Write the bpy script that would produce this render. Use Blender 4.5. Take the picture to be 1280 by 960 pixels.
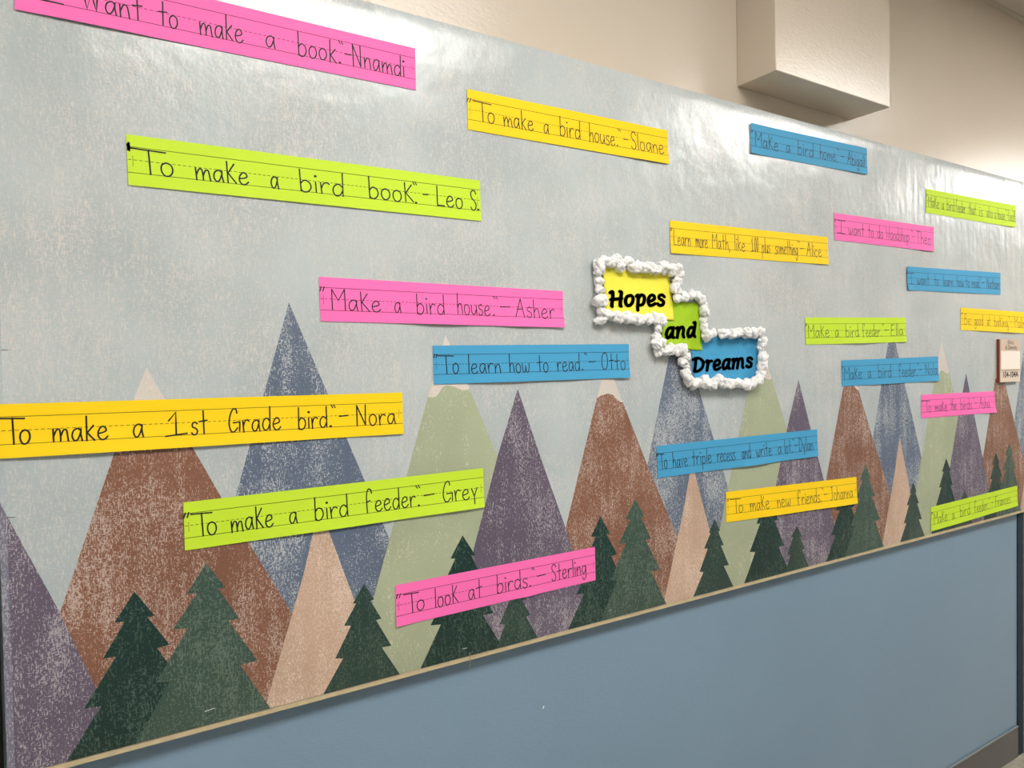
import bpy, bmesh, math, random
from mathutils import Vector, Matrix, noise
for o in list(bpy.data.objects): bpy.data.objects.remove(o)
SC = bpy.context.scene
C = SC.collection
# ---------------------------------------------------------------- camera
cam_d = bpy.data.cameras.new('camera'); cam = bpy.data.objects.new('camera', cam_d); C.objects.link(cam)
cam_d.sensor_width = 36.0; cam_d.lens = 887.0/1280*36; cam_d.clip_start = 0.02; cam_d.clip_end = 60
FW = Vector((0.53530526, 0.84435341, -0.02270673)); RT = Vector((0.84425942, -0.53568532, -0.01634814)); UP = Vector((0.02596727, 0.01041913, 0.99960849))
cam.matrix_world = Matrix(((RT.x, UP.x, -FW.x, 0), (RT.y, UP.y, -FW.y, -1.208), (RT.z, UP.z, -FW.z, 1.5), (0, 0, 0, 1)))
SC.camera = cam
# ---------------------------------------------------------------- world, exposure, lamp strength
wd = bpy.data.worlds.new('world'); SC.world = wd; wd.use_nodes = True
wd.node_tree.nodes['Background'].inputs[0].default_value = (0.8, 0.85, 0.9, 1)
wd.node_tree.nodes['Background'].inputs[1].default_value = 0.3
SC.view_settings.view_transform = 'Standard'; SC.view_settings.look = 'None'
SC.view_settings.exposure = 1.18; SC.view_settings.gamma = 1.0; SC.view_settings.use_curve_mapping = False
LAMP = 9.0                     # radiance of the ceiling troffers' diffusers
LAMPCOL = (1.0, 0.97, 0.925)

# ---------------------------------------------------------------- helpers
def srgb(r, g, b):
    f = lambda c: c/12.92 if c <= 0.04045 else ((c+0.055)/1.055)**2.4
    return (f(r/255), f(g/255), f(b/255), 1)
def new_mat(name):
    m = bpy.data.materials.new(name); m.use_nodes = True
    nt = m.node_tree; b = nt.nodes['Principled BSDF']
    return m, nt, b
def N(nt, t, **kw):
    n = nt.nodes.new(t)
    for k, v in kw.items(): setattr(n, k, v)
    return n
def mathn(nt, op, a, b=None, c=None, clamp=False):
    n = N(nt, 'ShaderNodeMath', operation=op); n.use_clamp = clamp
    for i, v in enumerate((a, b, c)):
        if v is None: continue
        if isinstance(v, (int, float)): n.inputs[i].default_value = v
        else: nt.links.new(v, n.inputs[i])
    return n.outputs[0]
def coords(nt, sx=1, sy=1, sz=1, off=0.0):
    tc = N(nt, 'ShaderNodeTexCoord'); mp = N(nt, 'ShaderNodeMapping')
    mp.inputs['Scale'].default_value = (sx, sy, sz); mp.inputs['Location'].default_value = (off, off*0.7, off*1.3)
    nt.links.new(tc.outputs['Object'], mp.inputs['Vector']); return mp.outputs[0]
def noisen(nt, vec, scale=1.0, detail=2.0, rough=0.5):
    n = N(nt, 'ShaderNodeTexNoise'); n.inputs['Scale'].default_value = scale
    n.inputs['Detail'].default_value = detail; n.inputs['Roughness'].default_value = rough
    nt.links.new(vec, n.inputs['Vector']); return n.outputs['Fac']
def rampn(nt, v, a, b):
    n = N(nt, 'ShaderNodeMapRange'); n.interpolation_type = 'SMOOTHSTEP'
    n.inputs['From Min'].default_value = a; n.inputs['From Max'].default_value = b
    nt.links.new(v, n.inputs['Value']); return n.outputs[0]
def mixc(nt, f, a, b):
    n = N(nt, 'ShaderNodeMix', data_type='RGBA')
    for k, v in ((0, f), (6, a), (7, b)):
        if isinstance(v, (int, float, tuple)): n.inputs[k].default_value = v
        else: nt.links.new(v, n.inputs[k])
    return n.outputs[2]
def bumpn(nt, b, h, dist, strength=1.0):
    n = N(nt, 'ShaderNodeBump'); n.inputs['Distance'].default_value = dist; n.inputs['Strength'].default_value = strength
    nt.links.new(h, n.inputs['Height']); nt.links.new(n.outputs[0], b.inputs['Normal'])
def plain(name, col, rough=0.5, spec=0.5, bump=None, var=0.0, vscale=6.0):
    m, nt, b = new_mat(name)
    b.inputs['Roughness'].default_value = rough; b.inputs['Specular IOR Level'].default_value = spec
    if var:
        f = noisen(nt, coords(nt), vscale, 3)
        nt.links.new(mixc(nt, rampn(nt, f, 0.3, 0.7), col, tuple(min(1, c*(1-var)) for c in col[:3])+(1,)), b.inputs['Base Color'])
    else: b.inputs['Base Color'].default_value = col
    if bump:
        bumpn(nt, b, noisen(nt, coords(nt, *bump[2]) if len(bump) > 2 else coords(nt), bump[0], 3), bump[1])
    return m

# glossy laminated mural paper: shared relief of soft waves and fine grain
def paper_relief(nt, b):
    w1 = noisen(nt, coords(nt, 5, 1, 5), 1.0, 3, 0.55)
    w2 = noisen(nt, coords(nt, 26, 1, 18), 1.0, 3, 0.6)
    g = noisen(nt, coords(nt, 260, 1, 260), 1.0, 2, 0.6)
    v = noisen(nt, coords(nt, 34, 1, 3), 1.0, 2, 0.5)
    vz = N(nt, 'ShaderNodeSeparateXYZ'); nt.links.new(coords(nt), vz.inputs[0])
    right = rampn(nt, vz.outputs[0], 1.6, 2.6)           # vertical ripples where the paper sags towards its right end
    h = mathn(nt, 'ADD', mathn(nt, 'MULTIPLY', w1, 0.0060), mathn(nt, 'MULTIPLY', w2, 0.0013))
    h = mathn(nt, 'ADD', h, mathn(nt, 'MULTIPLY', g, 0.00019))
    h = mathn(nt, 'ADD', h, mathn(nt, 'MULTIPLY', mathn(nt, 'MULTIPLY', v, right), 0.0019))
    bumpn(nt, b, h, 1.0)
def linen(name, base, fleck, cover, blotch=0.5, off=0.0, soft=0.05, s=1.0):
    """Printed linen weave: short warp and weft flecks of a lighter tone over a flat ink."""
    m, nt, b = new_mat(name)
    wv = noisen(nt, coords(nt, 560*s, 1, 120*s, off), 1.0, 2, 0.6)
    wh = noisen(nt, coords(nt, 190*s, 1, 520*s, off+3), 1.0, 2, 0.6)
    big = noisen(nt, coords(nt, 7, 1, 7, off+5), 1.0, 3, 0.6)
    streak = noisen(nt, coords(nt, 60, 1, 5, off+9), 1.0, 2, 0.5)
    t = mathn(nt, 'MAXIMUM', wv, mathn(nt, 'SUBTRACT', wh, 0.02))
    t = mathn(nt, 'ADD', t, mathn(nt, 'MULTIPLY', mathn(nt, 'SUBTRACT', big, 0.5), blotch))
    t = mathn(nt, 'ADD', t, mathn(nt, 'MULTIPLY', mathn(nt, 'SUBTRACT', streak, 0.5), blotch*0.6))
    th = 0.72 - cover*0.22
    f = rampn(nt, t, th-soft, th+soft)
    shade = mixc(nt, rampn(nt, noisen(nt, coords(nt, 5, 1, 5, off+2), 1.0, 2), 0.3, 0.7), base, tuple(c*0.86 for c in base[:3])+(1,))
    nt.links.new(mixc(nt, f, shade, fleck), b.inputs['Base Color'])
    b.inputs['Roughness'].default_value = 0.235; b.inputs['Specular IOR Level'].default_value = 0.6
    paper_relief(nt, b)
    return m

M = {}
M['sky'] = linen('printed sky', srgb(184, 193, 194), srgb(205, 202, 197), 0.45, 0.3, 1.0, 0.14, 0.9)
M['brown'] = linen('printed brown', srgb(136, 93, 71), srgb(194, 169, 156), 0.50, 0.36, 2.0, 0.05, 1.5)
M['blue'] = linen('printed slate blue', srgb(101, 112, 132), srgb(180, 184, 186), 0.56, 0.36, 3.0, 0.05, 1.1)
M['purple'] = linen('printed purple', srgb(104, 93, 109), srgb(172, 163, 168), 0.52, 0.38, 4.0, 0.05, 1.1)
M['green'] = linen('printed sage green', srgb(174, 181, 150), srgb(214, 213, 188), 0.12, 0.40, 5.0, 0.05, 1.2)
M['peach'] = linen('printed peach', srgb(200, 168, 145), srgb(228, 205, 186), 0.50, 0.36, 6.0, 0.1, 1.4)
M['snow'] = linen('printed snow', srgb(217, 208, 198), srgb(225, 217, 208), 0.4, 0.3, 7.0, 0.1)
M['dark_tree'] = linen('printed dark green', srgb(30, 54, 46), srgb(72, 93, 82), 0.52, 0.3, 8.0)
M['mid_tree'] = linen('printed mid green', srgb(63, 84, 72), srgb(98, 114, 99), 0.60, 0.3, 9.0)
M['small_tree'] = linen('printed deep green', srgb(45, 66, 57), srgb(82, 98, 84), 0.54, 0.3, 10.0)
def card(name, col):
    return plain(name, col, 0.62, 0.25, (380, 0.00012), 0.05, 3)
M['pink'] = card('pink card', srgb(255, 116, 186))
M['yellow'] = card('yellow card', srgb(255, 212, 20))
M['lime'] = card('lime card', srgb(199, 230, 54))
M['azure'] = card('azure card', srgb(72, 160, 204))
M['lemon'] = plain('lemon paper', srgb(244, 234, 80), 0.7, 0.2, (60, 0.0012), 0.05, 8)
M['grass'] = plain('leaf green paper', srgb(166, 206, 40), 0.7, 0.2, (60, 0.0012), 0.05, 8)
M['ocean'] = plain('ocean blue paper', srgb(72, 158, 203), 0.7, 0.2, (60, 0.0012), 0.05, 8)
M['ink'] = plain('black felt tip ink', srgb(26, 22, 26), 0.5, 0.3)
M['bold_ink'] = plain('black print', srgb(12, 14, 14), 0.45, 0.3)
for k, c in (('pink', (125, 25, 62)), ('yellow', (92, 70, 16)), ('lime', (62, 80, 22)), ('azure', (16, 50, 70))):
    M['rule_'+k] = plain('ruled line on '+k, srgb(*c), 0.6, 0.2)
# cotton
m, nt, b = new_mat('cotton wool')
b.inputs['Base Color'].default_value = srgb(254, 252, 248); b.inputs['Roughness'].default_value = 1.0
b.inputs['Specular IOR Level'].default_value = 0.1; b.inputs['Subsurface Weight'].default_value = 0.6
b.inputs['Subsurface Radius'].default_value = (0.006, 0.006, 0.006); b.inputs['Sheen Weight'].default_value = 0.3
bumpn(nt, b, noisen(nt, coords(nt), 160, 3, 0.5), 0.0008)
M['cotton'] = m
M['cream'] = plain('cream wall paint', srgb(205, 193, 176), 0.26, 0.5, (110, 0.00045, (1, 1, 1.8)), 0.04, 2)
M['wallblue'] = plain('blue wall paint', srgb(128, 153, 173), 0.3, 0.5, (90, 0.0004, (1, 1, 2.2)), 0.06, 2)
M['board_edge'] = plain('tan board edge', srgb(202, 184, 148), 0.7, 0.2, (300, 0.0004), 0.12, 60)
M['steel'] = plain('staple steel', srgb(190, 190, 190), 0.3, 0.8); bpy.data.materials['staple steel'].node_tree.nodes['Principled BSDF'].inputs['Metallic'].default_value = 0.9
M['thread'] = plain('loose thread', srgb(165, 155, 120), 0.8, 0.1)
M['frame'] = plain('slate door frame paint', srgb(40, 52, 62), 0.6, 0.2, (80, 0.0003))
M['frame_edge'] = plain('pale frame bead', srgb(120, 125, 125), 0.4, 0.5)
M['black'] = plain('matte black', srgb(10, 10, 11), 0.6, 0.3, (100, 0.0003))
M['white_paint'] = plain('white paint', srgb(225, 228, 226), 0.4, 0.4, (80, 0.0003))
M['dark'] = plain('dark doorway paint', srgb(52, 56, 46), 0.6, 0.3, (60, 0.0006), 0.3, 30)
M['base'] = plain('dark cove base rubber', srgb(80, 78, 74), 0.22, 0.5, (40, 0.0004), 0.1, 6)
M['tile'] = plain('ceiling tile', srgb(205, 196, 186), 0.9, 0.1, (240, 0.0015), 0.06, 200)
M['grid'] = plain('ceiling grid metal', srgb(190, 180, 165), 0.5, 0.4, (60, 0.0002))
M['wood'] = plain('reddish plaque wood', srgb(140, 62, 38), 0.5, 0.4, (120, 0.0004, (1, 1, 0.1)), 0.2, 40)
M['plate'] = plain('cream sign plate', srgb(222, 205, 186), 0.45, 0.4, (200, 0.0001))
M['plate2'] = plain('beige sign label', srgb(205, 184, 164), 0.5, 0.3, (200, 0.0001))
M['paper'] = plain('white insert paper', srgb(238, 226, 214), 0.6, 0.3, (90, 0.0003))
# vinyl floor: procedural mottled tiles
m, nt, b = new_mat('vinyl floor')
f = noisen(nt, coords(nt), 22, 4, 0.7)
nt.links.new(mixc(nt, rampn(nt, f, 0.35, 0.65), srgb(140, 134, 122), srgb(164, 157, 145)), b.inputs['Base Color'])
b.inputs['Roughness'].default_value = 0.25; M['floor'] = m
# lamp diffuser
m, nt, b = new_mat('lit diffuser')
b.inputs['Base Color'].default_value = (0.8, 0.8, 0.8, 1); b.inputs['Emission Color'].default_value = LAMPCOL+(1,)
b.inputs['Emission Strength'].default_value = LAMP; M['lit'] = m
# clear tape
m, nt, b = new_mat('clear tape')
b.inputs['Base Color'].default_value = srgb(205, 215, 230); b.inputs['Alpha'].default_value = 0.09; b.inputs['Roughness'].default_value = 0.3
M['tape'] = m

def link(name, me, mat=None, parent=None):
    o = bpy.data.objects.new(name, me); C.objects.link(o)
    if mat is not None and me is not None and not me.materials: me.materials.append(mat)
    if parent: o.parent = parent
    return o
def thing(name, label, cat, loc=(0, 0, 0), group=None):
    o = bpy.data.objects.new(name, None); C.objects.link(o); o.empty_display_size = 0.05
    o.location = loc; o['label'] = label; o['category'] = cat
    if group: o['group'] = group
    return o
def mesh(name, verts, faces, smooth=False):
    me = bpy.data.meshes.new(name); me.from_pydata([tuple(v) for v in verts], [], faces); me.update()
    if smooth:
        for p in me.polygons: p.use_smooth = True
    return me
def box_bm(bm, lo, hi, bevel=0.0):
    r = bmesh.ops.create_cube(bm, size=1.0)
    for v in r['verts']:
        v.co = Vector(((lo[i]+hi[i])/2 + v.co[i]*(hi[i]-lo[i]) for i in range(3)))
    if bevel:
        es = list({e for v in r['verts'] for e in v.link_edges})
        bmesh.ops.bevel(bm, geom=es, offset=bevel, segments=2, affect='EDGES', profile=0.5)
def box(name, lo, hi, mat, parent=None, bevel=0.0, origin=(0, 0, 0)):
    bm = bmesh.new(); o3 = Vector(origin)
    box_bm(bm, Vector(lo)-o3, Vector(hi)-o3, bevel)
    me = bpy.data.meshes.new(name); bm.to_mesh(me); bm.free()
    return link(name, me, mat, parent)
def struct(o): o['kind'] = 'structure'; return o

# ---------------------------------------------------------------- setting: corridor 2.4 m wide, wall plane at y = WY
WY = 0.022; CEIL = 2.753; XL, XR, YB = -4.2, 9.0, -2.42
def wall(name, parts):
    bm = bmesh.new()
    me = bpy.data.meshes.new(name)
    mats = []
    for lo, hi, mt in parts:
        n0 = len(bm.faces); box_bm(bm, lo, hi); bm.faces.ensure_lookup_table()
        if mt not in mats: mats.append(mt)
        for f in bm.faces[n0:]: f.material_index = mats.index(mt)
    bm.to_mesh(me); bm.free()
    for mt in mats: me.materials.append(mt)
    return struct(link(name, me))
SPLIT = 1.55      # blue dado below, cream above; the join is hidden behind the board
wall('wall_front', [((-0.098, WY, 0), (3.015, WY+0.12, SPLIT), M['wallblue']), ((XL, WY, 2.12), (XR, WY+0.12, CEIL+0.05), M['cream']),
                    ((-0.098, WY, SPLIT), (3.015, WY+0.12, 2.12), M["cream"]), ((XL, WY, 0), (-1.05, WY+0.12, 2.12), M['cream']),
                    ((4.02, WY, 0), (XR, WY+0.12, 2.12), M['cream'])])
wall('wall_back', [((XL, YB-0.1, 0), (XR, YB, SPLIT), M['wallblue']), ((XL, YB-0.1, SPLIT), (XR, YB, CEIL+0.05), M['cream'])])
wall('wall_left', [((XL-0.1, YB-0.1, 0), (XL, WY+0.12, CEIL+0.05), M['cream'])])
wall('wall_right', [((XR, YB-0.1, 0), (XR+0.1, WY+0.12, CEIL+0.05), M['cream'])])
struct(box('floor', (XL, YB, -0.06), (XR, WY+0.6, 0), M['floor']))
# baseboard with a rounded top lip, its gloss line put in as paler colour
bm = bmesh.new(); box_bm(bm, (-0.098, WY-0.006, 0), (3.013, WY, 0.117), 0.002)
me = bpy.data.meshes.new('baseboard_front'); bm.to_mesh(me); bm.free(); bb = struct(link('baseboard_front', me, M['base']))
box('top_lip', (-0.098, WY-0.0075, 0.1145), (3.013, WY-0.002, 0.119), M['frame_edge'], bb, 0.001)
# doorway right of the board: slate frame, pale bead, dark recessed door
d1 = struct(bpy.data.objects.new('door_1', None)); C.objects.link(d1); d1.location = (3.54, WY, 0)
def dpart(parent, name, lo, hi, mt, bevel=0.0):
    p = parent.location; return box(name, lo, hi, mt, parent, bevel, origin=p)
dpart(d1, 'frame', (3.0155, WY-0.004, 0), (3.058, WY+0.12, 2.119), M['frame'], 0.002)
dpart(d1, 'frame_bead', (3.0585, WY-0.006, 0), (3.064, WY+0.05, 2.119), M['frame_edge'], 0.001)
dpart(d1, 'frame', (3.97, WY-0.004, 0), (4.0195, WY+0.12, 2.119), M['frame'], 0.002)
dpart(d1, 'door_leaf', (3.066, WY+0.06, 0.005), (3.968, WY+0.1, 2.118), M['dark'], 0.003)
d2 = struct(bpy.data.objects.new('door_2', None)); C.objects.link(d2); d2.location = (-0.55, WY, 0)
dpart(d2, 'frame', (-0.1075, WY-0.008, 0), (-0.0835, WY+0.0, 2.118), M['black'], 0.002)  # narrow black strip between the board and the white leaf
dpart(d2, 'frame', (-1.049, WY-0.008, 0), (-1.0, WY+0.12, 2.118), M['black'], 0.002)
dpart(d2, 'door_leaf', (-0.999, WY+0.02, 0.005), (-0.108, WY+0.06, 2.118), M['white_paint'], 0.003)
# boxed-in duct hanging from the ceiling above the board
bx = struct(box('trim_1', (1.474, -0.095, 2.208), (1.968, WY-0.0003, CEIL-0.002), M['cream'], None, 0.0022))
bx['label'] = 'cream boxed in duct hanging from the ceiling above the board'
# ceiling: wall angle, grid bars, tiles (each a part), light fixtures in the grid
ce = struct(bpy.data.objects.new('ceiling', None)); C.objects.link(ce); ce.location = (0, 0, CEIL)
def cpart(name, lo, hi, mt, bevel=0.0): return box(name, lo, hi, mt, ce, bevel, origin=(0, 0, CEIL))
cpart('wall_angle', (XL, WY-0.024, CEIL), (XR, WY, CEIL+0.002), M['grid'], 0.0005)
cpart('wall_angle', (XL, YB, CEIL), (XR, YB+0.024, CEIL+0.002), M['grid'], 0.0005)
cpart('plenum_panel', (XL, YB, CEIL+0.06), (XR, WY, CEIL+0.09), M['black'])
GX0 = 0.14-1.22*3
rows = [WY, -0.36, -0.97, -1.58, -2.19, YB]
for y in rows[1:-1]: cpart('grid_bar', (XL, y-0.012, CEIL), (XR, y+0.012, CEIL+0.003), M['grid'], 0.0004)
lights = {(3, 2), (5, 2), (7, 2), (1, 2), (9, 2)}
tile_me = {}
for i in range(0, 11):
    x0 = GX0+1.22*i; x1 = min(x0+1.22, XR)
    if x0 > XR-0.1: continue
    cpart('grid_bar', (x0-0.012, YB+0.024, CEIL-0.0002), (x0+0.012, WY-0.024, CEIL+0.0028), M['grid'], 0.0004)
    for j in range(5):
        y1, y0 = rows[j], rows[j+1]
        if (i, j) in lights:
            continue
        key = (round(x1-x0, 3), round(y1-y0, 3))
        if key not in tile_me:
            bm = bmesh.new(); box_bm(bm, (0.002, 0.002, 0), (x1-x0-0.002, y1-y0-0.002, 0.015), 0.002)
            me = bpy.data.meshes.new('tile'); bm.to_mesh(me); bm.free(); me.materials.append(M['tile']); tile_me[key] = me
        t = link('tile', tile_me[key], None, ce); t.location = (x0, y0, 0.0035)
def troffer(x0, y0, label):
    t = thing('ceiling_light', label, 'light', (x0+0.61, y0+0.305, CEIL), 'recessed ceiling lights of the corridor')
    box('diffuser', (-0.585, -0.28, 0.004), (0.585, 0.28, 0.009), M['lit'], t, 0.001)
    bm = bmesh.new()
    for lo, hi in (((-0.598, -0.293, 0.003), (0.598, -0.2805, 0.05)), ((-0.598, 0.2805, 0.003), (0.598, 0.293, 0.05)),
                   ((-0.598, -0.28, 0.003), (-0.5855, 0.28, 0.05)), ((0.5855, -0.28, 0.003), (0.598, 0.28, 0.05)), ((-0.598, -0.293, 0.05), (0.598, 0.293, 0.055))):
        box_bm(bm, lo, hi)
    me = bpy.data.meshes.new('housing'); bm.to_mesh(me); bm.free(); link('housing', me, M['white_paint'], t)
for (i, j) in sorted(lights):
    where = {1: 'behind the camera to the left', 3: 'above the left part of the board', 5: 'above the right part of the board', 7: 'beyond the right end of the board', 9: 'at the far right end of the corridor'}[i]
    troffer(GX0+1.22*i, rows[j+1], 'recessed rectangular ceiling light '+where)

# ---------------------------------------------------------------- the board and its mural
BX0, BX1, BZ0, BZ1, PZ0 = -0.0787, 3.045, 0.9308, 2.155, 0.9400
bd = thing('bulletin_board', 'long wall board with a bare tan lower edge, covered by the mural', 'board', (1.48, WY, BZ0))
bm = bmesh.new(); o3 = Vector((1.48, WY, BZ0))
for lo, hi in (((BX0+0.0004, 0.0005, BZ0), (BX1-0.0004, WY-0.0002, 2.12)), ((BX0+0.0004, 0.0026, 2.12), (BX1-0.0004, WY-0.0002, BZ1-0.0015))):
    box_bm(bm, Vector(lo)-o3, Vector(hi)-o3)
me = bpy.data.meshes.new('panel'); bm.to_mesh(me); bm.free(); link('panel', me, M['board_edge'], bd)

mur = thing('mural_paper', 'glossy wall mural paper printed with linen textured mountains and pine trees', 'mural', (0, 0, 0))
# sky sheet: a fine grid, slightly rolled back at its top edge
NX, NZ = 160, 60
vs, fs = [], []
zs = [PZ0+(2.115-PZ0)*k/(NZ-14) for k in range(NZ-13)] + [2.115+(BZ1-2.115)*k/13 for k in range(1, 14)]
def sheet_y(x, z):
    u = max(0.0, (z-2.128)/(BZ1-2.128)); return 0.0020*u*u
for x in range(NX+1):
    for z in zs:
        xx = BX0+(BX1-BX0)*x/NX; vs.append((xx, sheet_y(xx, z), z))
L = len(zs)
for x in range(NX):
    for k in range(L-1): fs.append((x*L+k, (x+1)*L+k, (x+1)*L+k+1, x*L+k+1))
link('sky_sheet', mesh('sky_sheet', vs, fs, True), M['sky'], mur)
def clip(poly):
    for ax, lim, sg in ((0, BX0+0.0003, 1), (0, BX1-0.0003, -1), (1, PZ0+0.0002, 1)):
        out = []
        for i, p in enumerate(poly):
            q = poly[(i+1) % len(poly)]; a = (p[ax]-lim)*sg; c = (q[ax]-lim)*sg
            if a >= 0: out.append(p)
            if (a >= 0) != (c >= 0):
                t = a/(a-c); out.append((p[0]+(q[0]-p[0])*t, p[1]+(q[1]-p[1])*t))
        poly = out
        if not poly: return poly
    return poly
def flat(name, poly, layer, mat, parent, label=None):
    poly = clip(poly)
    if len(poly) < 3: return None
    bm = bmesh.new(); y = -0.00012*layer
    f = bm.faces.new([bm.verts.new((p[0], y, p[1])) for p in poly])
    if f.calc_area() < 1e-4: bm.free(); return None
    f.normal_update()
    if f.normal.y > 0: f.normal_flip()
    bmesh.ops.triangulate(bm, faces=[f], ngon_method='EAR_CLIP')
    me = bpy.data.meshes.new(name); bm.to_mesh(me); bm.free()
    o = link(name, me, mat, parent)
    if label: o['label'] = label
    return o
PERIOD = 0.9055
T = {'dark_tree': [(0.0841, 1.1716), (0.1106, 1.1294), (0.1007, 1.1292), (0.1299, 1.0806), (0.1126, 1.0789), (0.1511, 1.0094), (0.1306, 1.0096), (0.1836, 0.9018), (-0.017, 0.928), (0.0363, 1.0096), (0.0148, 1.0115), (0.0575, 1.0787), (0.0407, 1.0797), (0.0701, 1.1285), (0.0567, 1.1301)], 'mid_tree': [(0.1854, 1.1981), (0.2137, 1.1549), (0.2023, 1.1548), (0.233, 1.1001), (0.2161, 1.1003), (0.2601, 1.0254), (0.2327, 1.024), (0.2965, 0.9083), (0.0725, 0.928), (0.1298, 1.0224), (0.1099, 1.0262), (0.1568, 1.1011), (0.1352, 1.1028), (0.1712, 1.1534), (0.1568, 1.1548)], 'small_dark_tree': [(0.446, 1.1192), (0.4642, 1.0877), (0.4573, 1.0861), (0.4771, 1.0502), (0.4671, 1.0493), (0.4953, 0.9964), (0.4767, 0.9976), (0.518, 0.928), (0.36, 0.928), (0.4043, 0.9942), (0.3907, 0.9974), (0.42, 1.049), (0.4077, 1.0516), (0.4304, 1.0865), (0.4246, 1.088)], 'tall_dark_tree': [(0.6465, 1.1779), (0.6741, 1.1346), (0.6651, 1.1351), (0.6883, 1.0855), (0.6733, 1.0857), (0.7131, 1.0131), (0.6891, 1.0136), (0.7398, 0.928), (0.545, 0.928), (0.5965, 1.0144), (0.5748, 1.0171), (0.6163, 1.086), (0.6015, 1.0859), (0.6296, 1.1349), (0.6196, 1.137)], 'sapling': [(0.7673, 1.0585), (0.7908, 1.0257), (0.7807, 1.026), (0.8013, 0.9911), (0.7898, 0.9907), (0.8255, 0.928), (0.7125, 0.928), (0.7397, 0.9853), (0.7262, 0.9869), (0.7515, 1.0306), (0.7423, 1.0326)], 'brown_snow': [(0.109, 1.51), (0.1532, 1.4187), (0.145, 1.4199), (0.1358, 1.4265), (0.1244, 1.4367), (0.1107, 1.4398), (0.0924, 1.4369), (0.0788, 1.4313)], 'green_snow': [(0.618, 1.5645), (0.6682, 1.4607), (0.6602, 1.4586), (0.6514, 1.4589), (0.6384, 1.4641), (0.6256, 1.4681), (0.6145, 1.4684), (0.6085, 1.464), (0.602, 1.4551), (0.5955, 1.4484), (0.5871, 1.4466), (0.5785, 1.4484)]}
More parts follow.
